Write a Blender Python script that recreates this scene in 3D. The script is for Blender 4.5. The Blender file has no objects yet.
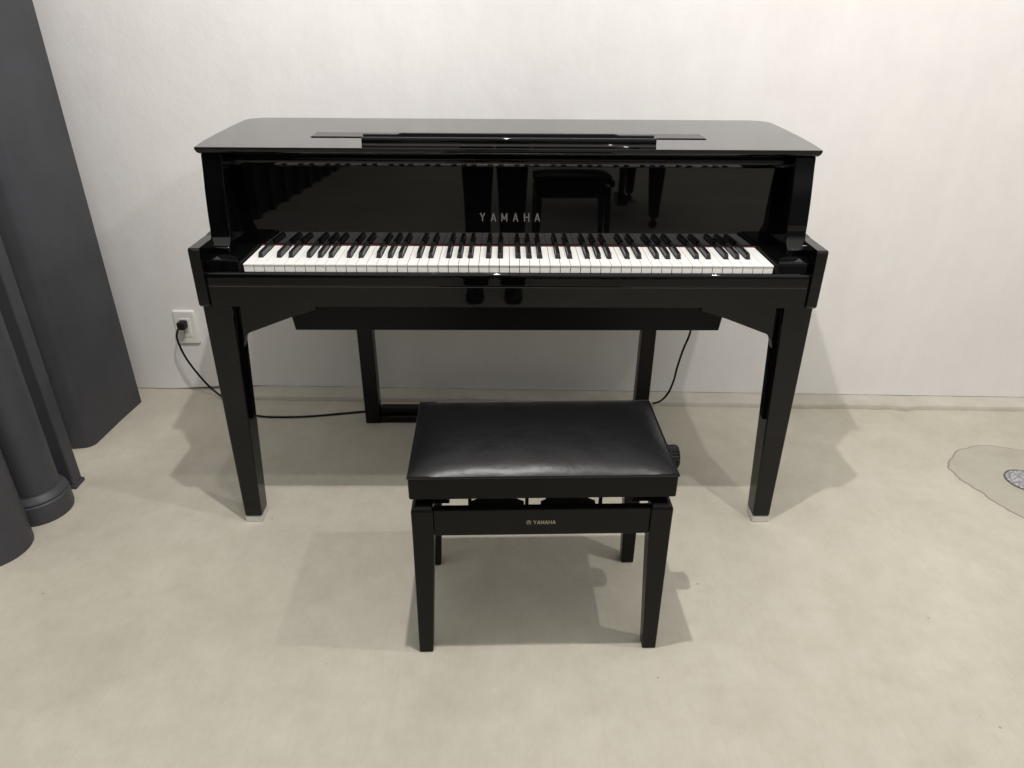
import bpy, bmesh, math, random
from mathutils import Vector, Matrix
random.seed(7)
PI = math.pi
sc = bpy.context.scene
COL = sc.collection

# ------------------------------------------------------------------ camera
cd = bpy.data.cameras.new('camera')
cam = bpy.data.objects.new('camera', cd)
COL.objects.link(cam)
F = Vector((0.0098, 0.8856, -0.4643)).normalized()
R = Vector((0.9999, -0.0077, 0.0065))
R = (R - F * R.dot(F)).normalized()
U = R.cross(F)
M = Matrix(((R.x, U.x, -F.x), (R.y, U.y, -F.y), (R.z, U.z, -F.z))).to_4x4()
M.translation = Vector((-0.0095, -1.5765, 1.2734))
cam.matrix_world = M
cd.sensor_fit = 'HORIZONTAL'
cd.sensor_width = 36.0
cd.lens = 705.55 / 1024 * 36.0
cd.clip_start = 0.02
sc.camera = cam

# ------------------------------------------------------------------ world, lamps, exposure
w = bpy.data.worlds.new('world')
sc.world = w
w.use_nodes = True
# dim showroom round the camera: pale ceiling overhead, dark towards the horizon
nt = w.node_tree
tc = nt.nodes.new('ShaderNodeTexCoord')
sx_ = nt.nodes.new('ShaderNodeSeparateXYZ')
rp = nt.nodes.new('ShaderNodeValToRGB')
rp.color_ramp.elements[0].position = 0.12
rp.color_ramp.elements[0].color = (0.075, 0.075, 0.075, 1)
rp.color_ramp.elements[1].position = 0.68
rp.color_ramp.elements[1].color = (0.62, 0.605, 0.575, 1)
nt.links.new(tc.outputs['Generated'], sx_.inputs[0])
nt.links.new(sx_.outputs['Z'], rp.inputs['Fac'])
nt.links.new(rp.outputs['Color'], nt.nodes['Background'].inputs[0])
nt.nodes['Background'].inputs[1].default_value = 1.65


def spot(x, y, z, power, tx, ty, tz, size=150, radius=0.018, blend=0.6, col=(1.0, 0.97, 0.935)):
    l = bpy.data.lights.new('ceiling_and_wash_spot', 'SPOT')
    l.energy = power
    l.spot_size = math.radians(size)
    l.spot_blend = blend
    l.shadow_soft_size = radius
    l.color = col
    o = bpy.data.objects.new('ceiling_and_wash_spot', l)
    o.location = (x, y, z)
    d = Vector((tx - x, ty - y, tz - z))
    o.rotation_euler = d.to_track_quat('-Z', 'Y').to_euler()
    COL.objects.link(o)


KW = 1.0
spot(-0.05, -0.53, 2.52, 96 * KW, 0.0, 0.2, 0)
spot(0.90, -0.52, 2.05, 30 * KW, 0.8, 0.3, 0)
spot(1.45, -0.52, 2.05, 13 * KW, 1.5, 0.8, 0.5, size=100, blend=1.0)
spot(1.95, -0.52, 2.05, 11 * KW, 2.0, 0.8, 0.5, size=100, blend=1.0)
spot(-0.36, -0.50, 2.55, 42 * KW, -1.25, 0.8, 1.0, size=80, blend=1.0)  # wash lamp added to brighten the left wall, placed by a lacquer highlight

sc.view_settings.view_transform = 'Standard'
sc.view_settings.look = 'None'
sc.view_settings.gamma = 1.0
sc.view_settings.use_curve_mapping = False
sc.view_settings.exposure = 0.08
sc.cycles.use_denoising = True
sc.cycles.max_bounces = 8
sc.cycles.blur_glossy = 0.3
sc.cycles.sample_clamp_indirect = 4.0


# ------------------------------------------------------------------ materials
def mat(name, col, rough=0.5, metal=0.0, ior=1.5, spec=0.5):
    m = bpy.data.materials.new(name)
    m.use_nodes = True
    b = m.node_tree.nodes['Principled BSDF']
    b.inputs['Base Color'].default_value = (*col, 1)
    b.inputs['Roughness'].default_value = rough
    b.inputs['Metallic'].default_value = metal
    b.inputs['IOR'].default_value = ior
    b.inputs['Specular IOR Level'].default_value = spec
    return m


def N(m, t, **kw):
    n = m.node_tree.nodes.new(t)
    for k, v in kw.items():
        if k in n.inputs:
            n.inputs[k].default_value = v
        else:
            setattr(n, k, v)
    return n


def L(m, a, b):
    m.node_tree.links.new(a, b)


def coords(m, scale=(1, 1, 1)):
    tc = N(m, 'ShaderNodeTexCoord')
    mp = N(m, 'ShaderNodeMapping')
    mp.inputs['Scale'].default_value = scale
    L(m, tc.outputs['Object'], mp.inputs['Vector'])
    return mp.outputs['Vector']


def ramp(m, fac, stops):
    r = N(m, 'ShaderNodeValToRGB')
    e = r.color_ramp.elements
    while len(e) < len(stops):
        e.new(0.5)
    for el, (p, c) in zip(e, stops):
        el.position = p
        el.color = (*c, 1)
    L(m, fac, r.inputs['Fac'])
    return r.outputs['Color']


def mixc(m, a, b, fac, mode='MIX'):
    x = N(m, 'ShaderNodeMix', data_type='RGBA', blend_type=mode)
    if isinstance(fac, (int, float)):
        x.inputs[0].default_value = fac
    else:
        L(m, fac, x.inputs[0])
    L(m, a, x.inputs[6])
    L(m, b, x.inputs[7])
    return x.outputs[2]


def bump(m, h, strength, dist, prev=None):
    b = N(m, 'ShaderNodeBump')
    b.inputs['Strength'].default_value = strength
    b.inputs['Distance'].default_value = dist
    L(m, h, b.inputs['Height'])
    if prev:
        L(m, prev, b.inputs['Normal'])
    return b.outputs['Normal']


def noise(m, vec, scale, detail=4, rough=0.5):
    n = N(m, 'ShaderNodeTexNoise')
    n.inputs['Scale'].default_value = scale
    n.inputs['Detail'].default_value = detail
    n.inputs['Roughness'].default_value = rough
    L(m, vec, n.inputs['Vector'])
    return n.outputs['Fac']


G_BLACK = mat('polished_black_lacquer', (0.0015, 0.0015, 0.0018), 0.02, ior=1.42)
BOARD_LACQUER = mat('polished_key_cover_lacquer', (0.0015, 0.0015, 0.0018), 0.02, ior=1.52)
LID_LACQUER = mat('polished_lid_lacquer', (0.0015, 0.0015, 0.0018), 0.02, ior=1.85)
SKIRT = mat('matte_leatherette', (0.0065, 0.0060, 0.0058), 0.5, spec=0.2)
MATTE_KNOB = mat('matte_black_knob', (0.006, 0.006, 0.006), 0.6, spec=0.2)
S_BLACK = mat('satin_black_paint', (0.004, 0.0038, 0.0036), 0.30, spec=0.22)
F_BLACK = mat('matte_black_board', (0.003, 0.003, 0.0035), 0.5, spec=0.25)
METALBLK = mat('black_steel', (0.010, 0.010, 0.010), 0.4)
WHITE_KEY = mat('white_key_plastic', (0.86, 0.85, 0.83), 0.22)
BLACK_KEY = mat('black_key_plastic', (0.010, 0.010, 0.010), 0.28)
FELT = mat('dark_red_felt', (0.05, 0.006, 0.006), 0.95)
LOGO = mat('brushed_logo_metal', (0.26, 0.25, 0.24), 0.45, metal=0.9)
LOGO_GOLD = mat('pale_print', (0.42, 0.37, 0.27), 0.45)
CHROME = mat('satin_nickel', (0.72, 0.72, 0.73), 0.28, metal=0.85)
BRASS = mat('polished_brass', (0.75, 0.55, 0.22), 0.2, metal=1.0)
CORD = mat('black_rubber', (0.006, 0.006, 0.006), 0.5, spec=0.25)
PLASTIC = mat('white_plastic', (0.78, 0.76, 0.72), 0.35)
SLOT = mat('dark_slot', (0.02, 0.02, 0.02), 0.6)

GROOVE = mat('matte_groove', (0.004, 0.004, 0.004), 0.6, spec=0.1)

LEATHER = mat('black_leatherette', (0.005, 0.005, 0.0062), 0.33, spec=0.42)
v = coords(LEATHER)
vo = N(LEATHER, 'ShaderNodeTexVoronoi')
vo.inputs['Scale'].default_value = 420
L(LEATHER, v, vo.inputs['Vector'])
n2 = noise(LEATHER, v, 14, 3)
nn = bump(LEATHER, vo.outputs['Distance'], 0.25, 0.0006)
nn = bump(LEATHER, n2, 0.25, 0.01, nn)
L(LEATHER, nn, LEATHER.node_tree.nodes['Principled BSDF'].inputs['Normal'])

GREY = mat('dark_grey_paint', (0.062, 0.063, 0.070), 0.5, spec=0.4)
v = coords(GREY)
c = ramp(GREY, noise(GREY, v, 6, 5, 0.6), [(0.3, (0.043, 0.044, 0.051)), (0.7, (0.056, 0.057, 0.066))])
L(GREY, c, GREY.node_tree.nodes['Principled BSDF'].inputs['Base Color'])
L(GREY, bump(GREY, noise(GREY, v, 60, 4), 0.25, 0.003), GREY.node_tree.nodes['Principled BSDF'].inputs['Normal'])

# plaster wall
WALL = mat('white_plaster', (0.8, 0.79, 0.77), 0.75, spec=0.25)
v = coords(WALL)
a = ramp(WALL, noise(WALL, v, 1.6, 6, 0.6), [(0.3, (0.765, 0.745, 0.735)), (0.7, (0.82, 0.805, 0.79))])
v2 = coords(WALL, (3, 3, 1))
b = ramp(WALL, noise(WALL, v2, 4.5, 5, 0.65), [(0.35, (0.93, 0.92, 0.92)), (0.65, (1.0, 1.0, 1.0))])
L(WALL, mixc(WALL, a, b, 0.45, 'MULTIPLY'), WALL.node_tree.nodes['Principled BSDF'].inputs['Base Color'])
nn = bump(WALL, noise(WALL, v, 9, 6, 0.6), 0.25, 0.01)
nn = bump(WALL, noise(WALL, v, 90, 3, 0.6), 0.15, 0.002, nn)
L(WALL, nn, WALL.node_tree.nodes['Principled BSDF'].inputs['Normal'])


def concrete(name, dark, light, rough=0.6, streaks=True):
    m = mat(name, light, rough, spec=0.35)
    bs = m.node_tree.nodes['Principled BSDF']
    v = coords(m)
    a = ramp(m, noise(m, v, 1.3, 7, 0.62), [(0.32, dark), (0.68, light)])
    b = ramp(m, noise(m, v, 13, 8, 0.72), [(0.32, (0.90, 0.89, 0.87)), (0.60, (1, 1, 1))])
    cc = mixc(m, a, b, 0.9, 'MULTIPLY')
    d_ = ramp(m, noise(m, v, 3.7, 9, 0.7), [(0.36, (0.92, 0.915, 0.905)), (0.58, (1, 1, 1))])
    cc = mixc(m, cc, d_, 0.9, 'MULTIPLY')
    if streaks:
        vs = coords(m, (1.0, 0.10, 1.0))
        s = ramp(m, noise(m, vs, 130, 3, 0.6), [(0.30, (0.88, 0.87, 0.85)), (0.5, (1, 1, 1))])
        cc = mixc(m, cc, s, 0.32, 'MULTIPLY')
        vp = N(m, 'ShaderNodeTexVoronoi')
        vp.inputs['Scale'].default_value = 9
        vp.inputs['Randomness'].default_value = 1
        L(m, v, vp.inputs['Vector'])
        pits = ramp(m, vp.outputs['Distance'], [(0.018, (0.45, 0.42, 0.38)), (0.035, (1, 1, 1))])
        cc = mixc(m, cc, pits, 0.75, 'MULTIPLY')
        nn = bump(m, noise(m, vs, 130, 3, 0.6), 0.16, 0.003)
        nn = bump(m, noise(m, v, 30, 6, 0.7), 0.22, 0.006, nn)
    else:
        nn = bump(m, noise(m, v, 40, 6, 0.7), 0.3, 0.006)
    L(m, cc, bs.inputs['Base Color'])
    L(m, nn, bs.inputs['Normal'])
    return m


FLOOR = concrete('smoothed_concrete', (0.465, 0.435, 0.364), (0.560, 0.528, 0.450))
CURB = concrete('rough_mortar', (0.42, 0.39, 0.33), (0.62, 0.59, 0.52), 0.8, False)
PATCH = concrete('patched_mortar', (0.40, 0.375, 0.31), (0.47, 0.445, 0.375), 0.55, False)
DRAIN = mat('galvanised_steel', (0.52, 0.51, 0.53), 0.5, metal=0.4)


# ------------------------------------------------------------------ mesh helpers
def build(bm, name, m, parent=None, bevel=0, smooth=False, seg=2):
    bmesh.ops.remove_doubles(bm, verts=bm.verts, dist=1e-6)
    bmesh.ops.recalc_face_normals(bm, faces=bm.faces)
    me = bpy.data.meshes.new(name)
    bm.to_mesh(me)
    bm.free()
    me.materials.append(m)
    o = bpy.data.objects.new(name, me)
    COL.objects.link(o)
    if parent:
        o.parent = parent
    if smooth:
        for p in me.polygons:
            p.use_smooth = True
        es = o.modifiers.new('wn', 'WEIGHTED_NORMAL') if bevel else None
    if bevel:
        b = o.modifiers.new('bevel', 'BEVEL')
        b.width = bevel
        b.segments = seg
        b.limit_method = 'ANGLE'
        b.angle_limit = math.radians(35)
        if o.modifiers.get('wn'):
            o.modifiers.move(1, 0)
    return o


def flat_smooth(o, deg=35):
    me = o.data
    for p in me.polygons:
        p.use_smooth = True
    me.set_sharp_from_angle(angle=math.radians(deg))
    return o


def box(bm, x0, x1, y0, y1, z0, z1):
    vs = [bm.verts.new(p) for p in ((x0, y0, z0), (x1, y0, z0), (x1, y1, z0), (x0, y1, z0),
                                    (x0, y0, z1), (x1, y0, z1), (x1, y1, z1), (x0, y1, z1))]
    for f in ((0, 3, 2, 1), (4, 5, 6, 7), (0, 1, 5, 4), (1, 2, 6, 5), (2, 3, 7, 6), (3, 0, 4, 7)):
        bm.faces.new([vs[i] for i in f])
    return vs


def hexa(bm, bot, top):
    """bot, top: four corners each"""
    vs = [bm.verts.new(p) for p in list(bot) + list(top)]
    for f in ((0, 3, 2, 1), (4, 5, 6, 7), (0, 1, 5, 4), (1, 2, 6, 5), (2, 3, 7, 6), (3, 0, 4, 7)):
        bm.faces.new([vs[i] for i in f])


def loft(bm, rings, cap=True):
    R_ = [[bm.verts.new(p) for p in r] for r in rings]
    n = len(R_[0])
    for a_, b_ in zip(R_, R_[1:]):
        for i in range(n):
            bm.faces.new((a_[i], a_[(i + 1) % n], b_[(i + 1) % n], b_[i]))
    if cap:
        bm.faces.new(R_[0][::-1])
        bm.faces.new(R_[-1])


def prism_x(bm, prof, x0, x1):
    """profile in (y, z) swept along x"""
    loft(bm, [[(x0, y, z) for y, z in prof], [(x1, y, z) for y, z in prof]])


def prism_y(bm, prof, y0, y1):
    loft(bm, [[(x, y0, z) for x, z in prof], [(x, y1, z) for x, z in prof]])


def prism_z(bm, prof, z0, z1):
    loft(bm, [[(x, y, z0) for x, y in prof], [(x, y, z1) for x, y in prof]])


def inset(poly, d):
    """shrink a counter-clockwise outline"""
    n = len(poly)
    out = []
    for i in range(n):
        p0, p1, p2 = Vector(poly[i - 1]), Vector(poly[i]), Vector(poly[(i + 1) % n])
        a_ = (p1 - p0).normalized()
        b_ = (p2 - p1).normalized()
        na, nb = Vector((-a_.y, a_.x)), Vector((-b_.y, b_.x))
        k = (na + nb)
        k = k / max(0.3, k.dot(k) / 2)
        q = p1 + k * d
        out.append((q.x, q.y))
    return out


def turned(bm, poly, prof):
    """outline with an edge profile: prof = [(inset, z), ...]"""
    loft(bm, [[(x, y, z) for x, y in inset(poly, d)] for d, z in prof])


def arc(cx, cy, r, a0, a1, n):
    return [(cx + r * math.cos(math.radians(a0 + (a1 - a0) * i / n)),
             cy + r * math.sin(math.radians(a0 + (a1 - a0) * i / n))) for i in range(n + 1)]


def lathe(bm, prof, cx=0, cy=0, n=40, mat4=None):
    rings = [[(cx + r * math.cos(2 * PI * i / n), cy + r * math.sin(2 * PI * i / n), z) for i in range(n)] for r, z in prof]
    if mat4:
        rings = [[tuple(mat4 @ Vector(p)) for p in r] for r in rings]
    loft(bm, rings)


def smooth_path(pts, n=8):
    P = [Vector(p) for p in pts]
    P = [P[0] * 2 - P[1]] + P + [P[-1] * 2 - P[-2]]
    out = []
    for i in range(1, len(P) - 2):
        for k in range(n):
            t = k / n
            a_, b_, c_, d_ = P[i - 1], P[i], P[i + 1], P[i + 2]
            out.append(0.5 * (2 * b_ + (c_ - a_) * t + (2 * a_ - 5 * b_ + 4 * c_ - d_) * t * t + (3 * b_ - a_ - 3 * c_ + d_) * t ** 3))
    out.append(P[-2])
    return out


def tube(bm, path, r, n=10):
    rings = []
    up = Vector((0, 0, 1))
    prev = None
    for i, p in enumerate(path):
        t = (path[min(i + 1, len(path) - 1)] - path[max(i - 1, 0)]).normalized()
        if prev is None:
            prev = t.orthogonal().normalized()
        prev = (prev - t * prev.dot(t)).normalized()
        s = t.cross(prev)
        rings.append([tuple(p + (prev * math.cos(2 * PI * k / n) + s * math.sin(2 * PI * k / n)) * r) for k in range(n)])
    loft(bm, rings)


def thing(name, label, cat, loc=(0, 0, 0), rotz=0, group=None):
    o = bpy.data.objects.new(name, None)
    o.empty_display_size = 0.1
    COL.objects.link(o)
    o.location = loc
    o.rotation_euler = (0, 0, rotz)
    o['label'] = label
    o['category'] = cat
    if group:
        o['group'] = group
    return o


def tag(o, label, cat, group=None):
    o['label'] = label
    o['category'] = cat
    if group:
        o['group'] = group
    return o


def struct(o):
    o['kind'] = 'structure'
    return o


NB = bmesh.new

# ------------------------------------------------------------------ the room
WY, WS = 0.771, -0.028            # the plaster wall runs y = WY + WS * x


def wy(x):
    return WY + WS * x


bm = NB()
box(bm, -4.5, 4.5, -13.0, 1.1, -0.12, 0.0)
struct(build(bm, 'floor', FLOOR))

bm = NB()
prof = [(-2.6, 0.003), (-1.26, 0.003), (-1.02, 0.0205), (4.5, 0.0215), (4.5, 3.1), (-2.6, 3.1)]
loft(bm, [[(x, wy(x), z) for x, z in prof], [(x, wy(x) + 0.15, z) for x, z in prof]])
struct(build(bm, 'wall_back', WALL))

# rough mortar strip along the foot of the wall
bm = NB()
x0, x1, nseg = -1.12, 4.4, 260
rings = []
ran = random.Random(3)
off = 0
for i in range(nseg + 1):
    x = x0 + (x1 - x0) * i / nseg
    off = off * 0.8 + ran.uniform(-0.0024, 0.0024)
    j = ran.uniform(-0.001, 0.001)
    wdt = 0.074 + off + (0.012 * max(0, 1 - abs(x - 1.45) / 0.05))
    h = (0.0185 + 0.9 * j) * min(1.0, 0.05 + (x - x0) / 0.22)
    yb = wy(x)
    rings.append([(x, yb + 0.05, 0.0), (x, yb - wdt - 0.001, 0.0), (x, yb - wdt, h * 0.85), (x, yb - wdt + 0.003, h), (x, yb + 0.05, h + 0.0006)])
loft(bm, rings)
struct(flat_smooth(build(bm, 'trim_1', CURB), 50))

# ------------------------------------------------------------------ grey pillar and pipes on the left
T = thing('pillar', 'broad dark grey painted pillar standing against the white wall', 'pillar', (-1.7, 0.6, 0))
bm = NB()
ox, oy = -1.7, 0.6
out = [(-2.15, 0.385), (-1.425, 0.385)] + arc(-1.400, 0.425, 0.036, -80, -5, 6) + [(-1.3570, 0.573), (-1.3460, 0.703), (-2.15, 0.703)]
out = [(x - ox, y - oy) for x, y in out]
prism_z(bm, out, 0, 3.0)
flat_smooth(build(bm, 'shaft', GREY, T, bevel=0.003), 40)
bm = NB()
tube(bm, [Vector((-1.445 - ox, 0.372 - oy, z)) for z in (0.02, 1, 2, 3.0)], 0.012, 12)
co = build(bm, 'conduit', GREY, T, smooth=True)
bm = NB()
box(bm, -1.463 - ox, -1.423 - ox, 0.355 - oy, 0.387 - oy, 0.255, 0.275)
build(bm, 'clamp', GREY, co, bevel=0.003)

# slim square pipe
T = thing('drainpipe', 'slim dark grey square pipe rising between the broad pillar and the fat round pipe', 'pipe', (-1.325, 0.190, 0))
bm = NB()
box(bm, -0.024, 0.024, -0.022, 0.022, 0, 3.0)
build(bm, 'pipe_shaft', GREY, T, bevel=0.006, seg=3)
bm = NB()
box(bm, -0.027, 0.029, -0.026, 0.025, 0, 0.012)
build(bm, 'foot_plate', GREY, T, bevel=0.003)

# fat round pipe with a collar
T = thing('drainpipe', 'fat round dark grey pipe with a thick collar at its foot', 'pipe', (-1.345, 0.068, 0))
bm = NB()
lathe(bm, [(0.066, 0.05), (0.066, 3.0)], n=48)
flat_smooth(build(bm, 'pipe_shaft', GREY, T))
bm = NB()
lathe(bm, [(0.083, 0.0), (0.085, 0.008), (0.084, 0.058), (0.080, 0.061), (0.080, 0.064), (0.082, 0.067), (0.078, 0.074), (0.071, 0.079), (0.067, 0.084)], n=48)
flat_smooth(build(bm, 'collar', GREY, T), 25)

# round column at the left edge
T = thing('round_column', 'plain round dark grey column cut off by the left edge of the photo, nearest the camera', 'column', (-1.376, -0.100, 0))
bm = NB()
lathe(bm, [(0.094, 0.0), (0.094, 0.006), (0.0935, 0.05), (0.0935, 3.0)], n=56)
flat_smooth(build(bm, 'column_shaft', GREY, T))

# ------------------------------------------------------------------ floor drain in its patch
T = thing('floor_drain', 'small round metal floor drain set in a round mortar patch at the right edge', 'drain', (1.606, 0.208, 0))
bm = NB()
lathe(bm, [(0.060, 0.001), (0.060, 0.0045), (0.057, 0.0052), (0.0555, 0.0045), (0.0555, 0.001)], n=48)
flat_smooth(build(bm, 'drain_ring', mat('drain_rim_dark', (0.10, 0.095, 0.09), 0.6), T), 30)
bm = NB()
lathe(bm, [(0.0545, 0.001), (0.0545, 0.0048), (0.053, 0.0054), (0.0, 0.0056)], n=48)
plate = flat_smooth(build(bm, 'drain_cover', DRAIN, T), 30)
v = coords(DRAIN)
vo = N(DRAIN, 'ShaderNodeTexVoronoi')
vo.inputs['Scale'].default_value = 95
L(DRAIN, v, vo.inputs['Vector'])
L(DRAIN, ramp(DRAIN, vo.outputs['Distance'], [(0.25, (0.60, 0.59, 0.61)), (0.6, (0.30, 0.29, 0.31))]), DRAIN.node_tree.nodes['Principled BSDF'].inputs['Base Color'])
bm = NB()
for r_, n_, s_ in ((0.044, 22, 0.0032), (0.034, 16, 0.0036), (0.023, 11, 0.0036), (0.011, 5, 0.0034)):
    for i in range(n_):
        a_ = 2 * PI * i / n_
        cx_, cy_ = r_ * math.cos(a_), r_ * math.sin(a_)
        pts = [(cx_ + s_ * math.cos(a_ + q) * 1.1, cy_ + s_ * math.sin(a_ + q) * 0.8) for q in (0.5, 2.2, 3.8, 5.4)]
        prism_z(bm, pts, 0.005, 0.0068)
build(bm, 'raised_pattern', DRAIN, plate)

ran = random.Random(11)
pts = []
r_ = 0
for i in range(110):
    a_ = 2 * PI * i / 110
    r_ = r_ * 0.75 + ran.uniform(-0.0035, 0.0035)
    rr = 0.222 + 0.012 * math.sin(3 * a_ + 1) + 0.008 * math.sin(5 * a_) + r_
    pts.append((1.628 + rr * 1.0 * math.cos(a_), 0.205 + rr * 0.93 * math.sin(a_)))
bm = NB()
turned(bm, pts, [(0, 0.0), (0, 0.0012), (0.004, 0.002), (0.012, 0.0022)])
struct(build(bm, 'trim_2', PATCH))
bm = NB()
ring_i = inset(pts, 0.003)
ran = random.Random(5)
outr = inset(pts, -0.0045)
rings = [[(x, y, 0.0002) for x, y in outr], [(x, y, 0.0012) for x, y in inset(pts, -0.003)], [(x, y, 0.0008) for x, y in pts]]
loft(bm, rings, cap=False)
struct(build(bm, 'trim_3', mat('dark_patch_rim', (0.27, 0.245, 0.20), 0.9)))  # thin darker ring round the edge of the mortar patch

# ------------------------------------------------------------------ wall outlet
ang = math.atan(WS)
ocx = -1.168
T = thing('wall_outlet', 'white two-socket wall outlet plate low on the plaster wall', 'outlet', (ocx, wy(ocx), 0.1945), ang)


def rrect(w_, h_, r, n=5):
    return arc(w_ - r, -h_ + r, r, -90, 0, n) + arc(w_ - r, h_ - r, r, 0, 90, n) + arc(-w_ + r, h_ - r, r, 90, 180, n) + arc(-w_ + r, -h_ + r, r, 180, 270, n)


def plate_y(bm, w_, h_, r, cx, cz, y0, y1, edge=0.0015):
    o = rrect(w_, h_, r)
    i_ = inset(o, edge)
    loft(bm, [[(cx + x, y0, cz + z) for x, z in o], [(cx + x, y1 + edge, cz + z) for x, z in o], [(cx + x, y1, cz + z) for x, z in i_]])


bm = NB()
plate_y(bm, 0.040, 0.064, 0.006, 0, 0.0645, 0, -0.010, 0.004)
flat_smooth(build(bm, 'cover_plate', PLASTIC, T), 40)
bm = NB()
plate_y(bm, 0.019, 0.036, 0.003, 0, 0.0645, -0.009, -0.0125)
so = flat_smooth(build(bm, 'socket_insert', PLASTIC, T), 40)
for cz in (0.047, 0.082):
    for dx, hh in ((-0.006, 0.0045), (0.006, 0.0035)):
        bm = NB()
        box(bm, dx - 0.0012, dx + 0.0012, -0.0131, -0.012, cz - hh, cz + hh)
        build(bm, 'slot', SLOT, so)

# plug and power cable
bm = NB()
box(bm, -0.014, 0.013, -0.046, -0.0135, 0.068, 0.096)
pl = build(bm, 'power_plug', CORD, None, bevel=0.004, seg=3)
pl.location = (ocx, wy(ocx), 0.1945)
pl.rotation_euler = (0, 0, ang)
T = thing('power_cable', 'black power cable with plug running from the wall outlet along the floor to the piano', 'cable', (-1.0, 0.6, 0))
pl.parent = T
pl.location = (ocx + 1.0, wy(ocx) - 0.6, 0.1945)
pth = smooth_path([(ocx - 0.008, wy(ocx) - 0.040, 0.272), (ocx - 0.012, wy(ocx) - 0.052, 0.262), (-1.184, 0.745, 0.235), (-1.168, 0.742, 0.165),
                   (-1.130, 0.742, 0.085), (-1.085, 0.735, 0.028), (-1.02, 0.700, 0.005), (-0.95, 0.635, 0.0045), (-0.886, 0.596, 0.0045), (-0.80, 0.588, 0.0045),
                   (-0.70, 0.594, 0.0045), (-0.60, 0.612, 0.0045), (-0.505, 0.630, 0.0045), (-0.42, 0.640, 0.0045)])
bm = NB()
tube(bm, [p - Vector((-1.0, 0.6, 0)) for p in pth], 0.0038, 10)
build(bm, 'cord', CORD, T, smooth=True)

T = thing('pedal_cable', 'black cable hanging from under the right side of the piano down to the floor', 'cable', (0.55, 0.65, 0))
pth = smooth_path([(0.617, 0.60, 0.50), (0.614, 0.602, 0.40), (0.612, 0.60, 0.3274), (0.5959, 0.60, 0.2644), (0.5833, 0.60, 0.196), (0.5785, 0.602, 0.1494),
                   (0.567, 0.61, 0.095), (0.551, 0.64, 0.045), (0.532, 0.685, 0.008), (0.50, 0.69, 0.0045), (0.45, 0.668, 0.0045)])
bm = NB()
tube(bm, [p - Vector((0.55, 0.65, 0)) for p in pth], 0.0036, 10)
build(bm, 'cord', CORD, T, smooth=True)

# ------------------------------------------------------------------ THE PIANO
PN = thing('upright_piano', 'glossy black upright digital piano with open keyboard against the white wall', 'piano')

# lid
half = [(0.718, 0.100), (0.731, 0.190), (0.741, 0.300), (0.749, 0.430), (0.753, 0.520)] + arc(0.700, 0.562, 0.054, -5, 90, 8)
lid = half + [(-x, y) for x, y in half[::-1]]
bm = NB()
turned(bm, lid, [(0.0, 1.001), (-0.0006, 0.9995), (-0.0006, 0.9985)][::-1])
lidp = flat_smooth(build(bm, 'lid', LID_LACQUER, PN), 40)
bm = NB()
turned(bm, lid, [(-0.0006, 0.9984), (-0.0004, 0.996), (0.0016, 0.991), (0.0050, 0.987), (0.0105, 0.9842), (0.016, 0.983)][::-1])
flat_smooth(build(bm, 'edge_moulding', G_BLACK, lidp), 40)
# panel let into the lid behind the music desk
bm = NB()
box(bm, -0.492, 0.490, 0.250, 0.336, 1.0005, 1.0013)
gv = build(bm, 'desk_recess', GROOVE, PN)
bm = NB()
hexa(bm, [(-0.489, 0.2545, 1.001), (0.487, 0.2545, 1.001), (0.487, 0.3335, 1.001), (-0.489, 0.3335, 1.001)],
     [(-0.489, 0.2545, 1.0030), (0.487, 0.2545, 1.0030), (0.487, 0.3335, 1.0018), (-0.489, 0.3335, 1.0018)])
build(bm, 'recess_panel', mat('satin_lid_panel', (0.004, 0.004, 0.004), 0.22, ior=1.25), gv)

# folded music desk lying on the lid's front
bm = NB()
prof = [(0.099, 1.0012), (0.099, 1.0065), (0.102, 1.0088), (0.1035, 1.0105), (0.1035, 1.0205), (0.1050, 1.0232), (0.1085, 1.0240), (0.113, 1.0225), (0.150, 1.0120), (0.150, 1.0012)]
prism_x(bm, prof, -0.3375, 0.3350)
desk = flat_smooth(build(bm, 'music_desk', G_BLACK, PN, bevel=0.0008), 30)
bm = NB()
prof = [(0.1515, 1.0015), (0.1515, 1.0225), (0.1530, 1.0243), (0.158, 1.0225), (0.200, 1.0100), (0.200, 1.0015)]
prism_x(bm, prof, -0.342, -0.262)
prism_x(bm, prof, 0.256, 0.338)
prof = [(0.1515, 1.0015), (0.1515, 1.0255), (0.1530, 1.0273), (0.158, 1.0255), (0.210, 1.0120), (0.210, 1.0015)]
loft(bm, [[(x, y, z - dz if z > 1.01 else z) for y, z in prof] for x, dz in ((-0.262, 0.003), (-0.250, 0.0), (0.243, 0.0), (0.256, 0.003))])
build(bm, 'desk_board', F_BLACK, desk)

# upper side panels with the curved front edge
def qcurve(pts):
    return [(p.x, p.y) for p in [Vector((a_.x, a_.y)) for a_ in smooth_path([(x, y, 0) for x, y in pts], 6)]]


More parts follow.
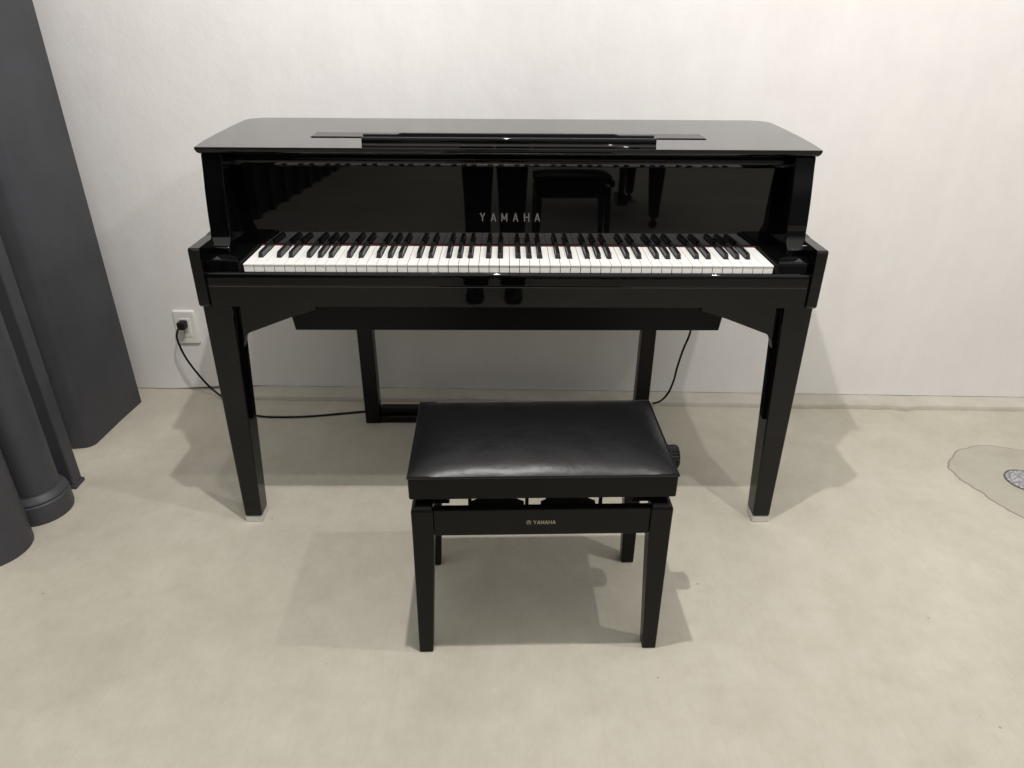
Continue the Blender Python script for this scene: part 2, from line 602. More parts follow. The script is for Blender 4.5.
front = qcurve([(0.112, 0.984), (0.106, 0.950), (0.096, 0.905), (0.089, 0.865), (0.085, 0.835), (0.083, 0.812), (0.079, 0.798), (0.070, 0.786)])
for s in (-1, 1):
    bm = NB()
    prof = front + [(0.060, 0.778), (0.060, 0.70), (0.585, 0.70), (0.585, 0.984)]
    prism_x(bm, prof, s * 0.664, s * 0.7115)
    flat_smooth(build(bm, 'side_panel', G_BLACK, PN, bevel=0.0022), 30)
    # outer cheek (arm) board
    bm = NB()
    prof = [(-0.009, 0.660), (-0.009, 0.792), (-0.006, 0.797), (0.10, 0.797), (0.12, 0.799), (0.585, 0.799), (0.585, 0.654), (-0.003, 0.654)]
    prism_x(bm, prof, s * 0.7065, s * 0.7330)
    build(bm, 'arm', G_BLACK, PN, bevel=0.0022, seg=3)
    # key block beside the keyboard
    bm = NB()
    prism_x(bm, [(0.0125, 0.705), (0.0125, 0.758), (0.0145, 0.7615), (0.019, 0.7640), (0.150, 0.7645), (0.150, 0.705)], s * 0.632, s * 0.706)
    flat_smooth(build(bm, 'key_block', G_BLACK, PN, bevel=0.0015), 30)
    bm = NB()
    box(bm, s * 0.6235 if s > 0 else s * 0.6315, s * 0.6315 if s > 0 else s * 0.6235, 0.008, 0.160, 0.712, 0.7600)
    build(bm, 'key_end_strip', S_BLACK, PN, bevel=0.0012)

# back panel, bottom board, front rail
bm = NB()
box(bm, -0.700, 0.700, 0.575, 0.590, 0.60, 0.984)
build(bm, 'back_panel', F_BLACK, PN)
bm = NB()
box(bm, -0.7063, 0.7063, 0.020, 0.574, 0.6545, 0.703)
build(bm, 'key_bed', G_BLACK, PN, bevel=0.001)
bm = NB()
kp = qcurve([(0.0115, 0.7365), (0.006, 0.7372), (0.0015, 0.7345), (-0.001, 0.728), (-0.0015, 0.718), (-0.0018, 0.707)])
prism_x(bm, kp + [(-0.0012, 0.7045), (-0.0022, 0.7030), (-0.0022, 0.6545), (0.019, 0.6535), (0.019, 0.700), (0.0115, 0.705)], -0.7062, 0.7062)
flat_smooth(build(bm, 'key_slip', G_BLACK, PN), 25)

# fallboard
bm = NB()
hexa(bm, [(-0.6635, 0.1635, 0.7585), (0.6635, 0.1635, 0.7585), (0.6635, 0.1760, 0.7585), (-0.6635, 0.1760, 0.7585)],
     [(-0.6635, 0.1700, 0.975), (0.6635, 0.1700, 0.975), (0.6635, 0.1825, 0.975), (-0.6635, 0.1825, 0.975)])
fb = build(bm, 'fallboard', BOARD_LACQUER, PN, bevel=0.001)
bm = NB()
roll = qcurve([(0.1705, 0.9515), (0.164, 0.9490), (0.156, 0.9500), (0.150, 0.9550), (0.1465, 0.9620), (0.147, 0.9690), (0.151, 0.9770), (0.157, 0.9830)]) + [(0.181, 0.9830), (0.181, 0.9495)]
prism_x(bm, roll, -0.6635, 0.6635)
flat_smooth(build(bm, 'fallboard_lip', G_BLACK, PN), 50)
bm = NB()
box(bm, -0.623, 0.623, 0.1575, 0.1633, 0.745, 0.7575)
build(bm, 'felt_strip', FELT, PN)


def text_mesh(name, body, size, depth, spacing, m, parent, loc, rot, center=True, wscale=1.0):
    cu = bpy.data.curves.new(name, 'FONT')
    cu.body = body
    cu.size = size
    cu.extrude = depth
    cu.space_character = spacing
    cu.align_x = 'CENTER' if center else 'LEFT'
    cu.offset = 0.0
    to = bpy.data.objects.new(name + '_curve', cu)
    COL.objects.link(to)
    dg = bpy.context.evaluated_depsgraph_get()
    me = bpy.data.meshes.new_from_object(to.evaluated_get(dg))
    bpy.data.objects.remove(to)
    bpy.data.curves.remove(cu)
    me.materials.clear()
    me.materials.append(m)
    o = bpy.data.objects.new(name, me)
    COL.objects.link(o)
    o.parent = parent
    o.location = loc
    o.rotation_euler = rot
    o.scale = (wscale, 1, 1)
    return o


# brand letters, built stroke by stroke: 17 mm tall, widely spaced
def strokes(bm, ch, cx, w_, h_, t, y0, y1):
    def bar(ax, az, bx, bz, tt=t):
        a_, b_ = Vector((ax, az)), Vector((bx, bz))
        d = (b_ - a_).normalized()
        nrm = Vector((-d.y, d.x)) * tt / 2
        q = [a_ + nrm, a_ - nrm, b_ - nrm, b_ + nrm]
        loft(bm, [[(cx + p.x, y0, p.y) for p in q], [(cx + p.x, y1, p.y) for p in q]])
    hw = w_ / 2
    if ch == 'Y':
        bar(-hw, h_, 0, h_ * 0.45); bar(hw, h_, 0, h_ * 0.45); bar(0, h_ * 0.5, 0, 0)
    elif ch == 'A':
        bar(-hw, 0, 0, h_); bar(hw, 0, 0, h_); bar(-hw * 0.6, h_ * 0.3, hw * 0.6, h_ * 0.3, t * 0.8)
    elif ch == 'M':
        bar(-hw, 0, -hw, h_); bar(hw, 0, hw, h_); bar(-hw, h_, 0, h_ * 0.2, t * 0.8); bar(hw, h_, 0, h_ * 0.2, t * 0.8)
    elif ch == 'H':
        bar(-hw, 0, -hw, h_); bar(hw, 0, hw, h_); bar(-hw, h_ / 2, hw, h_ / 2, t * 0.8)


bm = NB()
for ch, cx in zip('YAMAHA', (-0.0725, -0.0435, -0.0145, 0.0155, 0.0450, 0.0735)):
    strokes(bm, ch, cx, 0.0130 if ch == 'M' else 0.0115, 0.0205, 0.0030, 0.0, 0.0010)
lg = build(bm, 'brand_lettering', LOGO, fb)
lg.location = (0.0012, 0.1643, 0.8170)
lg.rotation_euler = (-0.030, 0, 0)
lg.scale = (0.93, 1, 1)

# keyboard: 52 white and 36 black keys
bm = NB()
box(bm, -0.620, 0.620, 0.024, 0.158, 0.704, 0.731)
kb = build(bm, 'keyboard', F_BLACK, PN)
PITCH = 0.02385
X0 = -26 * PITCH
names = 'ABCDEFG'
blk_after = {'A': 0.55, 'C': 0.42, 'D': 0.58, 'F': 0.38, 'G': 0.50}
KZ, KY0, KY1, BY0 = 0.755, 0.010, 0.158, 0.061
gap = 0.00055
cut = {}
blacks = []
for i in range(52):
    nme = names[i % 7]
    if nme in blk_after and i < 51:
        c_ = X0 + (i + 1) * PITCH + {'A': 0.0018, 'C': -0.0022, 'D': 0.0022, 'F': -0.0028, 'G': 0.0}[nme]
        blacks.append(c_)
        cut.setdefault(i, {})['r'] = c_ - 0.0066
        cut.setdefault(i + 1, {})['l'] = c_ + 0.0066
for i in range(52):
    xl, xr = X0 + i * PITCH + gap, X0 + (i + 1) * PITCH - gap
    c_ = cut.get(i, {})
    l2, r2 = c_.get('l', xl), c_.get('r', xr)
    out = [(xl, KY0), (xr, KY0), (xr, BY0 - 0.002)]
    if 'r' in c_:
        out += [(r2, BY0 - 0.002)]
    out += [(r2, KY1), (l2, KY1)]
    if 'l' in c_:
        out += [(l2, BY0 - 0.002)]
    out += [(xl, BY0 - 0.002)]
    ded = []
    for p in out:
        if not ded or (abs(p[0] - ded[-1][0]) + abs(p[1] - ded[-1][1])) > 1e-6:
            ded.append(p)
    bm = NB()
    prism_z(bm, ded, KZ - 0.0032, KZ)
    box(bm, xl + 0.0003, xr - 0.0003, KY0 + 0.0016, BY0 - 0.003, 0.7325, KZ - 0.0030)
    build(bm, 'white_key', WHITE_KEY, kb, bevel=0.0005, seg=2)
proto = None
for c_ in blacks:
    if proto is None:
        bm = NB()
        hb, ht = 0.0056, 0.0044
        prof = [(BY0, KZ - 0.018), (BY0 + 0.0005, KZ + 0.001), (BY0 + 0.0045, KZ + 0.0105), (BY0 + 0.009, KZ + 0.0122), (KY1, KZ + 0.0125), (KY1, KZ - 0.018)]
        rr_ = []
        for y, z in prof:
            k = max(0, min(1, (z - KZ) / 0.0125))
            rr_.append((y, z, hb * (1 - k) + ht * k))
        loft(bm, [[(-h_, y, z) for y, z, h_ in rr_], [(h_, y, z) for y, z, h_ in rr_]])
        proto = build(bm, 'black_key', BLACK_KEY, kb, bevel=0.0009, seg=2)
        o = proto
    else:
        o = proto.copy()
        COL.objects.link(o)
        o.parent = kb
    o.location = (c_, 0, 0)

# lower speaker box hanging under the key bed
bm = NB()
hexa(bm, [(-0.5580, 0.13, 0.5365), (0.5520, 0.13, 0.5385), (0.5520, 0.50, 0.5385), (-0.5580, 0.50, 0.5365)],
     [(-0.5760, 0.13, 0.654), (0.5680, 0.13, 0.654), (0.5680, 0.50, 0.654), (-0.5760, 0.50, 0.654)])
build(bm, 'speaker_box', F_BLACK, PN, bevel=0.002)

# front legs with nickel caps and corner brackets
for s in (-1, 1):
    bm = NB()
    xo_b, xi_b, xo_t, xi_t = 0.738, 0.692, 0.7335, 0.662
    hz = 0.022
    t_ = hz / 0.654

    def lerp(a_, b_, t):
        return a_ + (b_ - a_) * t

    def ring(z):
        t = z / 0.654
        xo, xi = lerp(xo_b, xo_t, t), lerp(xi_b, xi_t, t)
        y0_, y1_ = 0.010, lerp(0.062, 0.086, t)
        q = [(s * xo, y0_, z), (s * xi, y0_, z), (s * xi, y1_, z), (s * xo, y1_, z)]
        return q
    hexa(bm, ring(hz), ring(0.6535))
    leg = build(bm, 'front_leg', G_BLACK, PN, bevel=0.004, seg=3)
    bm = NB()
    hexa(bm, ring(0.0), ring(hz))
    cp = build(bm, 'leg_cap', CHROME, leg, bevel=0.003, seg=2)
    cp['label'] = 'nickel leg cap'
    # bracket
    bm = NB()
    prof = [(0.655, 0.6535), (0.655, 0.530), (0.650, 0.551), (0.6485, 0.553), (0.6465, 0.560), (0.640, 0.5665), (0.632, 0.571), (0.535, 0.611), (0.470, 0.632), (0.470, 0.6535)]
    prof = [(s * (x + 0.008 if x > 0.6 else x), z) for x, z in prof]
    prism_y(bm, prof, 0.035, 0.060)
    build(bm, 'corner_bracket', G_BLACK, PN, bevel=0.0015)

# pedal frame: two rear posts, floor bar and pedals
for x0_, x1_ in ((-0.496, -0.446), (0.441, 0.488)):
    bm = NB()
    box(bm, x0_, x1_, 0.552, 0.600, 0.0, 0.60)
    build(bm, 'rear_post', S_BLACK, PN, bevel=0.003)
bm = NB()
box(bm, -0.4455, 0.4405, 0.572, 0.602, 0.028, 0.052)
box(bm, -0.4455, 0.4405, 0.556, 0.604, 0.0, 0.026)
build(bm, 'floor_bar', S_BLACK, PN, bevel=0.003)
bm = NB()
box(bm, -0.13, 0.13, 0.535, 0.572, 0.018, 0.075)
pb = build(bm, 'pedal_box', S_BLACK, PN, bevel=0.004)
for cx_ in (-0.07, 0.0, 0.07):
    bm = NB()
    o_ = [(cx_ - 0.008, 0.54), (cx_ - 0.010, 0.49), (cx_ - 0.013, 0.465)] + [(cx_ + 0.013 * math.cos(math.radians(a_)), 0.455 + 0.013 * math.sin(math.radians(a_))) for a_ in (200, 235, 270, 305, 340)] + [(cx_ + 0.013, 0.465), (cx_ + 0.010, 0.49), (cx_ + 0.008, 0.54)]
    prism_z(bm, o_, 0.040, 0.047)
    build(bm, 'pedal', BRASS, pb, bevel=0.0015)

# ------------------------------------------------------------------ THE BENCH
BX, BY, BR = 0.0635, -0.288, 0.020
BN = thing('piano_bench', 'black piano bench with padded leatherette seat in front of the piano', 'bench', (BX, BY, 0), BR)
HW, HD = 0.2665, 0.1510
ZR = 0.4765
# seat cushion
bm = NB()
nu, nv = 48, 32


def sgnpow(t, p):
    return 1 - abs(t) ** p


gridv = []
for j in range(nv + 1):
    row = []
    for i in range(nu + 1):
        u = -1 + 2 * i / nu
        w_ = -1 + 2 * j / nv
        u2 = math.copysign(1 - (1 - abs(u)) ** 1.5, u)
        w2 = math.copysign(1 - (1 - abs(w_)) ** 1.5, w_)
        x = u2 * (HW - 0.003)
        y = w2 * (HD - 0.003)
        dx, dy = (HW - 0.003) - abs(x), (HD - 0.003) - abs(y)
        ex = 1 - math.exp(-dx / 0.034)
        ey = 0.62 * (1 - math.exp(-dy / 0.020)) + 0.38 * (1 - math.exp(-dy / 0.085))
        hgt = 0.0275 * ex * ey * (0.80 + 0.20 * (1 - u2 * u2) * (1 - w2 * w2))
        hgt += 0.0008 * math.sin(7 * x * 8 + 2) * math.sin(31 * y) * ex * ey
        row.append(bm.verts.new((x, y, ZR + hgt)))
    gridv.append(row)
for j in range(nv):
    for i in range(nu):
        bm.faces.new((gridv[j][i], gridv[j][i + 1], gridv[j + 1][i + 1], gridv[j + 1][i]))
edge = [gridv[0][i] for i in range(nu + 1)] + [gridv[j][nu] for j in range(1, nv + 1)] + [gridv[nv][i] for i in range(nu - 1, -1, -1)] + [gridv[j][0] for j in range(nv - 1, 0, -1)]


def dup_ring(src, f):
    return [bm.verts.new(f(v_.co)) for v_ in src]


def grow(co, d, z):
    return (co.x * (HW - 0.003 + d) / (HW - 0.003), co.y * (HD - 0.003 + d) / (HD - 0.003), z)


seq = [edge]
for d, z in ((0.0025, ZR + 0.0012), (0.0040, ZR - 0.0015), (0.0030, ZR - 0.0040), (-0.004, ZR - 0.0045)):
    seq.append(dup_ring(edge, lambda co, d=d, z=z: grow(co, d, z)))
for a_, b_ in zip(seq, seq[1:]):
    n = len(a_)
    for i in range(n):
        bm.faces.new((a_[i], b_[i], b_[(i + 1) % n], a_[(i + 1) % n]))
bm.faces.new(seq[-1])
bmesh.ops.translate(bm, verts=bm.verts, vec=(0, -0.0055, 0))
seat = flat_smooth(build(bm, 'seat', LEATHER, BN), 50)
bm = NB()
prism_z(bm, [(x, y - 0.0055) for x, y in rrect(HW - 0.0005, HD - 0.0005, 0.006)], 0.4240, ZR - 0.0043)
flat_smooth(build(bm, 'seat_skirt', SKIRT, seat, bevel=0.0015), 40)

# legs: square, tapering, with rounded tops
for sx in (-1, 1):
    for sy in (-1, 1):
        bm = NB()
        xo, yo = sx * 0.2640, sy * 0.156
        xb = sx * 0.2672
        def rg(wx, wyy, z):
            return [(xo, yo, z), (xo - sx * wx, yo, z), (xo - sx * wx, yo - sy * wyy, z), (xo, yo - sy * wyy, z)]
        loft(bm, [[(xb, yo, 0.0), (xb - sx * 0.031, yo, 0.0), (xb - sx * 0.031, yo - sy * 0.030, 0.0), (xb, yo - sy * 0.030, 0.0)], rg(0.044, 0.042, 0.325), rg(0.044, 0.042, 0.392),
                  [(xo - sx * 0.002, yo - sy * 0.002, 0.398), (xo - sx * 0.043, yo - sy * 0.002, 0.398), (xo - sx * 0.043, yo - sy * 0.041, 0.398), (xo - sx * 0.002, yo - sy * 0.041, 0.398)],
                  [(xo - sx * 0.008, yo - sy * 0.009, 0.4025), (xo - sx * 0.042, yo - sy * 0.009, 0.4025), (xo - sx * 0.042, yo - sy * 0.040, 0.4025), (xo - sx * 0.008, yo - sy * 0.040, 0.4025)]])
        build(bm, 'leg', S_BLACK, BN, bevel=0.003, seg=3)
# aprons
for sy in (-1, 1):
    bm = NB()
    y_ = sy * 0.153
    box(bm, -0.2196, 0.2196, min(y_, y_ - sy * 0.018), max(y_, y_ - sy * 0.018), 0.330, 0.3945)
    ap = build(bm, 'apron', S_BLACK, BN, bevel=0.002)
    if sy < 0:
        front_apron = ap
for sx in (-1, 1):
    bm = NB()
    x_ = sx * 0.2610
    box(bm, min(x_, x_ - sx * 0.018), max(x_, x_ - sx * 0.018), -0.1138, 0.1138, 0.330, 0.3945)
    build(bm, 'apron', S_BLACK, BN, bevel=0.002)
# lifting mechanism
bm = NB()
for y_ in (-0.02, 0.125):
    box(bm, -0.2410, 0.2410, y_ - 0.006, y_ + 0.006, 0.350, 0.366)
for xc in (-0.092, 0.055):
    loft(bm, [[(xc - 0.058, y_, 0.360), (xc + 0.058, y_, 0.360), (xc + 0.056, y_, 0.384), (xc + 0.024, y_, 0.399), (xc + 0.022, y_, 0.4238),
               (xc - 0.022, y_, 0.4238), (xc - 0.024, y_, 0.399), (xc - 0.056, y_, 0.384)] for y_ in (-0.121, -0.111)])
    box(bm, xc - 0.02, xc + 0.02, -0.111, 0.12, 0.395, 0.4238)
for xc in (-0.147, -0.030, 0.012, 0.122):
    box(bm, xc - 0.0035, xc + 0.0035, -0.118, -0.110, 0.340, 0.4238)
box(bm, -0.2410, 0.2410, -0.119, -0.112, 0.345, 0.372)
for sx in (-1, 1):
    loft(bm, [[(sx * 0.2405, y_, 0.372), (sx * 0.190, y_, 0.372), (sx * 0.212, y_, 0.4238), (sx * 0.2405, y_, 0.4238)] for y_ in (-0.100, -0.075)])
build(bm, 'lift_mechanism', METALBLK, BN)
# side knob
bm = NB()
prof = [(0.020, 0.0), (0.027, 0.003), (0.027, 0.028), (0.024, 0.033), (0.0, 0.0345)]
n = 48
rings = []
for r_, h_ in prof:
    rings.append([(0.276 + h_, 0.010 + (r_ - (0.0016 if k % 2 and r_ > 0.02 else 0)) * math.cos(2 * PI * k / n), 0.409 + (r_ - (0.0016 if k % 2 and r_ > 0.02 else 0)) * math.sin(2 * PI * k / n)) for k in range(n)])
loft(bm, rings)
kn = build(bm, 'height_knob', MATTE_KNOB, BN)
bm = NB()
tube(bm, [Vector((0.20, 0.010, 0.409)), Vector((0.278, 0.010, 0.409))], 0.006, 12)
build(bm, 'knob_shaft', METALBLK, BN, smooth=True)
# printed mark on the apron
bm = NB()
for ch, cx in zip('YAMAHA', (-0.0195, -0.0118, -0.0040, 0.0038, 0.0116, 0.0194)):
    strokes(bm, ch, cx, 0.0052, 0.0090, 0.0014, 0.0, 0.0004)
lb = build(bm, 'brand_lettering', LOGO_GOLD, front_apron)
lb.location = (0.0045, -0.1534, 0.3575)
bm = NB()
cx_, cz_ = -0.0275, 0.3620
nn_ = 24
for r0, r1 in ((0.0040, 0.0049),):
    q0 = [(cx_ + r1 * math.cos(2 * PI * k / nn_), cz_ + r1 * math.sin(2 * PI * k / nn_)) for k in range(nn_)]
    q1 = [(cx_ + r0 * math.cos(2 * PI * k / nn_), cz_ + r0 * math.sin(2 * PI * k / nn_)) for k in range(nn_)]
    A_ = [bm.verts.new((x, -0.1534, z)) for x, z in q0]
    B_ = [bm.verts.new((x, -0.1534, z)) for x, z in q1]
    C_ = [bm.verts.new((x, -0.1530, z)) for x, z in q0]
    for k in range(nn_):
        k2 = (k + 1) % nn_
        bm.faces.new((A_[k], A_[k2], B_[k2], B_[k]))
        bm.faces.new((A_[k], C_[k], C_[k2], A_[k2]))
for k in range(3):
    a_ = PI / 2 + k * 2 * PI / 3
    d = Vector((math.cos(a_), math.sin(a_)))
    nr = Vector((-d.y, d.x))
    for sgn in (-1, 1):
        p0 = Vector((cx_, cz_)) + nr * sgn * 0.0007 - d * 0.0005
        p1 = p0 + d * 0.0042
        q = [p0 + nr * 0.00025, p0 - nr * 0.00025, p1 - nr * 0.00025, p1 + nr * 0.00025]
        loft(bm, [[(p.x, -0.1530, p.y) for p in q], [(p.x, -0.1534, p.y) for p in q]])
build(bm, 'tuning_fork_emblem', LOGO_GOLD, front_apron)

# ------------------------------------------------------------------ the showroom behind the camera (mirrored in the lacquer)
bm = NB()
prof = []
y = -1.60
while y > -12.5:
    prof += [(y, -2.085), (y - 0.27, -2.085), (y - 0.275, -2.048), (y - 0.36, -2.048), (y - 0.365, -2.085)]
    y -= 0.42
poly = [(x, yy) for yy, x in prof] + [(-2.085, -12.98), (-2.25, -12.98), (-2.25, -1.60)]
prism_z(bm, poly, 0, 3.0)
struct(build(bm, 'wall_left', mat('charcoal_panelling', (0.022, 0.022, 0.025), 0.5)))

# a second bench like the first
t2 = BN.copy()
COL.objects.link(t2)
t2.location = (0.46, -3.25, 0)
t2.rotation_euler = (0, 0, -0.04)
t2['label'] = 'black piano bench behind the camera, seen only mirrored in the glossy board above the keys'
for ch in list(BN.children):
    c_ = ch.copy()
    COL.objects.link(c_)
    c_.parent = t2
    for g in ch.children:
        d_ = g.copy()
        COL.objects.link(d_)
        d_.parent = c_
for b_ in (BN, t2):
    b_['group'] = 'piano benches'

GP = thing('grand_piano', 'black grand piano mirrored faintly in the glossy board above the keys', 'piano', (0.63, -4.30, 0))
gx, gy = 0.4, -3.4
curve = smooth_path([(0.50, -2.68, 0), (0.36, -2.78, 0), (0.20, -3.02, 0), (-0.08, -3.34, 0), (-0.33, -3.58, 0), (-0.43, -3.82, 0), (-0.41, -4.02, 0), (-0.30, -4.12, 0)], 6)
rim = [(p.x - gx, p.y - gy) for p in curve] + [(0.84 - gx, -4.12 - gy), (0.84 - gx, -2.68 - gy)]
bm = NB()
prism_z(bm, rim, 0.62, 0.975)
build(bm, 'case', G_BLACK, GP, bevel=0.004)
bm = NB()
prism_z(bm, inset(rim, -0.012), 0.976, 0.996)
build(bm, 'lid', G_BLACK, GP, bevel=0.004)
bm = NB()
box(bm, 0.8405 - gx, 1.15 - gx, -4.12 - gy, -2.68 - gy, 0.62, 0.70)
build(bm, 'key_bed', G_BLACK, GP, bevel=0.004)
for y0_, y1_ in ((-4.12, -4.02), (-2.78, -2.68)):
    bm = NB()
    prism_y(bm, [(0.8405 - gx, 0.7005), (1.14 - gx, 0.7005), (1.14 - gx, 0.78), (1.08 - gx, 0.82), (0.95 - gx, 0.86), (0.8405 - gx, 0.975)], y0_ - gy, y1_ - gy)
    build(bm, 'arm', G_BLACK, GP, bevel=0.004)
bm = NB()
prism_y(bm, [(0.8405 - gx, 0.7005), (1.11 - gx, 0.7005), (1.11 - gx, 0.742), (0.93 - gx, 0.756), (0.87 - gx, 0.90), (0.8405 - gx, 0.90)], -4.0195 - gy, -2.7805 - gy)
build(bm, 'key_cover', G_BLACK, GP, bevel=0.003)
for lx_, ly_ in ((0.93, -2.80), (0.93, -4.00), (-0.20, -3.86)):
    bm = NB()
    loft(bm, [[(lx_ - gx + a_ * h_, ly_ - gy + b_ * h_, z) for a_, b_ in ((-1, -1), (1, -1), (1, 1), (-1, 1))] for h_, z in ((0.030, 0.085), (0.034, 0.10), (0.058, 0.50), (0.066, 0.53), (0.066, 0.62))])
    lg_ = build(bm, 'leg', G_BLACK, GP, bevel=0.003)
    bm = NB()
    lathe(bm, [(0.0, -0.012), (0.030, -0.012), (0.034, -0.008), (0.034, 0.008), (0.030, 0.012), (0.0, 0.012)], n=20,
          mat4=Matrix.Translation((lx_ - gx, ly_ - gy, 0.034)) @ Matrix.Rotation(PI / 2, 4, 'X'))
    box(bm, lx_ - gx - 0.012, lx_ - gx + 0.012, ly_ - gy - 0.020, ly_ - gy + 0.020, 0.066, 0.086)
    build(bm, 'caster', METALBLK, lg_)
bm = NB()
for yy in (-3.46, -3.34):
    tube(bm, [Vector((0.76 - gx, yy - gy, 0.16)), Vector((0.76 - gx, yy - gy, 0.62))], 0.018, 10)
box(bm, 0.71 - gx, 0.80 - gx, -3.53 - gy, -3.27 - gy, 0.09, 0.165)
ly = build(bm, 'pedal_lyre', G_BLACK, GP)
for yy in (-3.47, -3.40, -3.33):
    bm = NB()
    box(bm, 0.80 - gx, 0.90 - gx, yy - 0.012 - gy, yy + 0.012 - gy, 0.105, 0.113)
    build(bm, 'pedal', BRASS, ly, bevel=0.002)

# ------------------------------------------------------------------ the photographer
SKIN = mat('skin', (0.50, 0.33, 0.25), 0.5)
CLOTH_D = mat('black_trouser_cloth', (0.006, 0.006, 0.007), 0.9, spec=0.1)
CLOTH_J = mat('dark_jacket_cloth', (0.012, 0.012, 0.015), 0.85, spec=0.15)
HAIR = mat('black_hair', (0.010, 0.008, 0.007), 0.5)
SHOE = mat('black_shoe_leather', (0.006, 0.006, 0.006), 0.4)


def skinned(name, chains, m, parent, levels=2):
    """chains: lists of (x, y, z, radius); equal points are welded"""
    verts, rad, edges, index = [], [], [], {}
    for ch in chains:
        prev = None
        for x, y, z, r in ch:
            k = (round(x, 4), round(y, 4), round(z, 4))
            if k not in index:
                index[k] = len(verts)
                verts.append((x, y, z))
                rad.append(r)
            if prev is not None:
                edges.append((prev, index[k]))
            prev = index[k]
    me = bpy.data.meshes.new(name)
    me.from_pydata(verts, edges, [])
    o = bpy.data.objects.new(name, me)
    COL.objects.link(o)
    me.materials.append(m)
    sk = o.modifiers.new('skin', 'SKIN')
    lay = me.skin_vertices[0] if me.skin_vertices else None
    if lay is None:
        bpy.context.view_layer.objects.active = o
        bpy.ops.mesh.customdata_skin_add()
        lay = me.skin_vertices[0]
    for k, r in enumerate(rad):
        lay.data[k].radius = (r, r) if isinstance(r, float) else r
        lay.data[k].use_root = (k == 0)
    sk.use_smooth_shade = True
    ss = o.modifiers.new('sub', 'SUBSURF')
    ss.levels = ss.render_levels = levels
    dg = bpy.context.evaluated_depsgraph_get()
    m2 = bpy.data.meshes.new_from_object(o.evaluated_get(dg))
    m2.name = name
    o.modifiers.clear()
    o.data = m2
    for p in m2.polygons:
        p.use_smooth = True
    if not m2.materials:
        m2.materials.append(m)
    o.parent = parent
    return o


PX, PY = -0.065, -1.90
hipL, hipR = (-0.095, 0.0, 0.90), (0.095, 0.0, 0.90)


def arm_chain(s):
    sh = (s * 0.165, -0.005, 1.395)
    el = (s * 0.235, 0.045, 1.12)
    wr = (s * 0.105 + 0.05, 0.245, 1.215)
    return sh, el, wr


def hand(s):
    """palm behind the phone's edge, fingers curling over its rim"""
    bx = s * 0.105 + 0.05
    ch = [[(bx, 0.245, 1.215, 0.026), (bx - s * 0.008, 0.262, 1.235, 0.030), (bx - s * 0.012, 0.275, 1.262, 0.028)]]
    for k, ln in enumerate((0.042, 0.048, 0.045, 0.036)):
        z0 = 1.278 - k * 0.017
        ch.append([(bx - s * 0.012, 0.275, 1.262, 0.028), (bx - s * 0.004, 0.290, z0, 0.0095), (bx - s * 0.010, 0.301, z0 + 0.004, 0.0085), (bx - s * (0.010 + ln * 0.6), 0.300, z0 + 0.006, 0.0075)])
    ch.append([(bx - s * 0.008, 0.262, 1.235, 0.030), (bx - s * 0.024, 0.268, 1.252, 0.0105), (bx - s * 0.040, 0.276, 1.268, 0.009)])
    return ch


chains = [[(0, 0, 0.97, 0.125), (0, 0.0, 1.10, 0.115), (0, 0.0, 1.24, 0.125), (0, -0.005, 1.36, 0.120), (0, -0.005, 1.43, 0.060), (0, 0.012, 1.50, 0.052), (0, 0.022, 1.565, 0.074), (0, 0.025, 1.625, 0.088), (0, 0.020, 1.675, 0.070)]]
for s_ in (-1, 1):
    chains.append([(0, 0, 0.97, 0.125), (s_ * 0.09, 0.0, 0.89, 0.088), (s_ * 0.092, 0.012, 0.49, 0.056), (s_ * 0.093, -0.005, 0.30, 0.052), (s_ * 0.094, -0.02, 0.09, 0.036), (s_ * 0.098, 0.11, 0.040, 0.030)])
    sh, el, wr = arm_chain(s_)
    chains.append([(0, -0.005, 1.36, 0.120), (*sh, 0.056), (*el, 0.040)])
    chains.append([(*el, 0.040), (*wr, 0.026)])
    chains += hand(s_)
person = skinned('person', chains, SKIN, None)
person.location = (PX, PY, 0)
tag(person, 'person in black trousers and dark jacket holding up a phone, mirrored above the keys', 'person')

tr = [[(0, 0, 1.02, 0.140), (0, 0, 0.95, 0.140)]]
jk = [[(0, 0, 0.93, 0.155), (0, 0.0, 1.10, 0.140), (0, 0.0, 1.24, 0.148), (0, -0.005, 1.36, 0.142), (0, -0.005, 1.43, 0.075)]]
for s_ in (-1, 1):
    tr.append([(0, 0, 0.95, 0.140), (s_ * 0.09, 0.0, 0.86, 0.104), (s_ * 0.092, 0.012, 0.49, 0.078), (s_ * 0.093, -0.002, 0.30, 0.074), (s_ * 0.095, -0.008, 0.085, 0.070)])
    sh, el, wr = arm_chain(s_)
    jk.append([(0, -0.005, 1.36, 0.142), (*sh, 0.074), (*el, 0.056), (wr[0] + (el[0] - wr[0]) * 0.15, wr[1] + (el[1] - wr[1]) * 0.15, wr[2] + (el[2] - wr[2]) * 0.15, 0.037)])
skinned('trousers', tr, CLOTH_D, person)
skinned('jacket', jk, CLOTH_J, person)
for s_ in (-1, 1):
    bm = NB()
    rings = []
    for yy, hw, hz in ((-0.072, 0.022, 0.060), (-0.060, 0.034, 0.080), (0.0, 0.038, 0.088), (0.06, 0.042, 0.070), (0.13, 0.046, 0.052), (0.175, 0.038, 0.040), (0.197, 0.020, 0.028)):
        cx_ = s_ * 0.097
        rings.append([(cx_ - hw, yy, 0.0), (cx_ + hw, yy, 0.0), (cx_ + hw, yy, hz * 0.45), (cx_ + hw * 0.75, yy, hz * 0.85), (cx_, yy, hz), (cx_ - hw * 0.75, yy, hz * 0.85), (cx_ - hw, yy, hz * 0.45)])
    loft(bm, rings)
    flat_smooth(build(bm, 'shoe', SHOE, person), 60)
bm = NB()
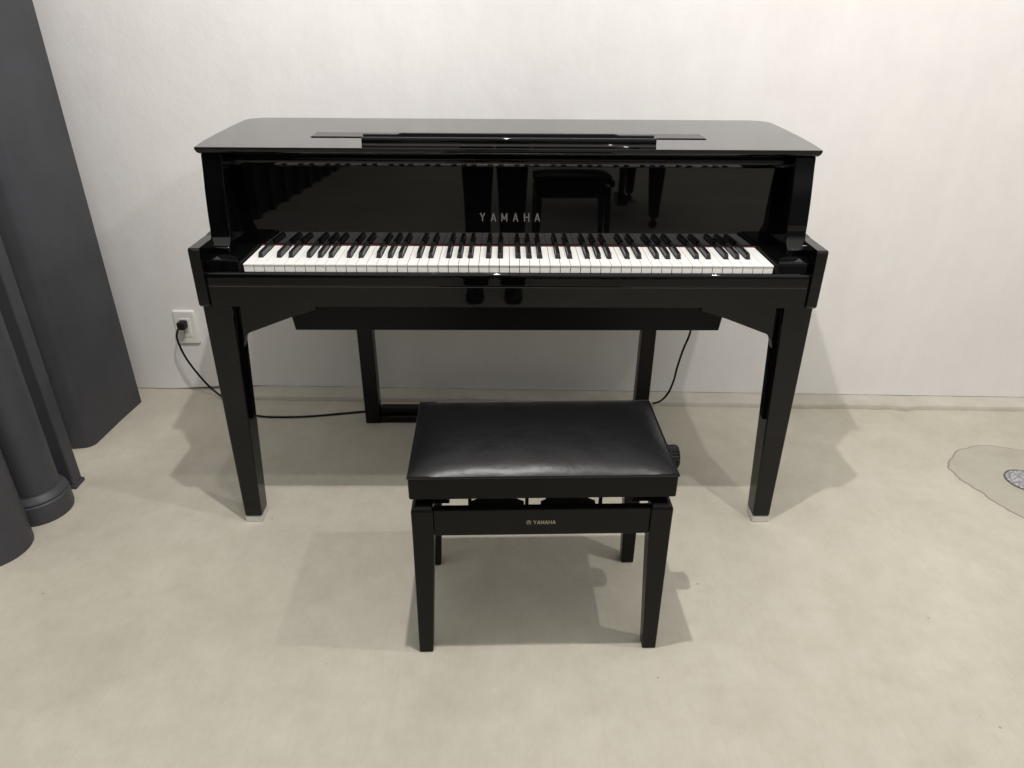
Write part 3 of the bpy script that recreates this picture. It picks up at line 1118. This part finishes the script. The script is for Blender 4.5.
bmesh.ops.create_uvsphere(bm, u_segments=24, v_segments=16, radius=1)
for v_ in bm.verts:
    v_.co = Vector((v_.co.x * 0.088, v_.co.y * 0.102 - 0.002 + (0.0 if v_.co.z > 0.2 else -0.03 * (0.2 - v_.co.z)), v_.co.z * 0.105 + 1.652))
bmesh.ops.delete(bm, geom=[v_ for v_ in bm.verts if (v_.co.y > 0.045 and v_.co.z < 1.70) or v_.co.z < 1.575], context='VERTS')
build(bm, 'hair', HAIR, person, smooth=True)
bm = NB()
loft(bm, [[(-0.012, 0.098, 1.600), (0.012, 0.098, 1.600), (0.008, 0.098, 1.645), (-0.008, 0.098, 1.645)], [(-0.007, 0.126, 1.604), (0.007, 0.126, 1.604), (0.003, 0.106, 1.640), (-0.003, 0.106, 1.640)]])
build(bm, 'nose', SKIN, person, bevel=0.003)
for s_ in (-1, 1):
    bm = NB()
    bmesh.ops.create_uvsphere(bm, u_segments=12, v_segments=8, radius=0.011)
    for v_ in bm.verts:
        v_.co += Vector((s_ * 0.031, 0.094, 1.637))
    build(bm, 'eye', PLASTIC, person, smooth=True)
    bm = NB()
    bmesh.ops.create_uvsphere(bm, u_segments=12, v_segments=8, radius=1)
    for v_ in bm.verts:
        v_.co = Vector((v_.co.x * 0.007 + s_ * 0.088, v_.co.y * 0.016 + 0.022, v_.co.z * 0.029 + 1.628))
    build(bm, 'ear', SKIN, person, smooth=True)
bm = NB()
box(bm, -0.022, 0.022, 0.095, 0.103, 1.574, 1.581)
build(bm, 'mouth', mat('lips', (0.35, 0.13, 0.11), 0.5), person, bevel=0.003)

# the phone in the hands, just behind the lens
ph = thing('smartphone', 'black smartphone held up by the person behind the camera', 'phone')
ph.location = Vector((-0.0095, -1.5765, 1.2734)) - F * 0.010
ph.rotation_euler = M.to_3x3().to_euler()
bm = NB()
prism_z(bm, [(-0.055, -0.045), (0.055, -0.045), (0.055, 0.015), (-0.055, 0.015)], 0.0, 0.008)
build(bm, 'phone_body', S_BLACK, ph, bevel=0.003)
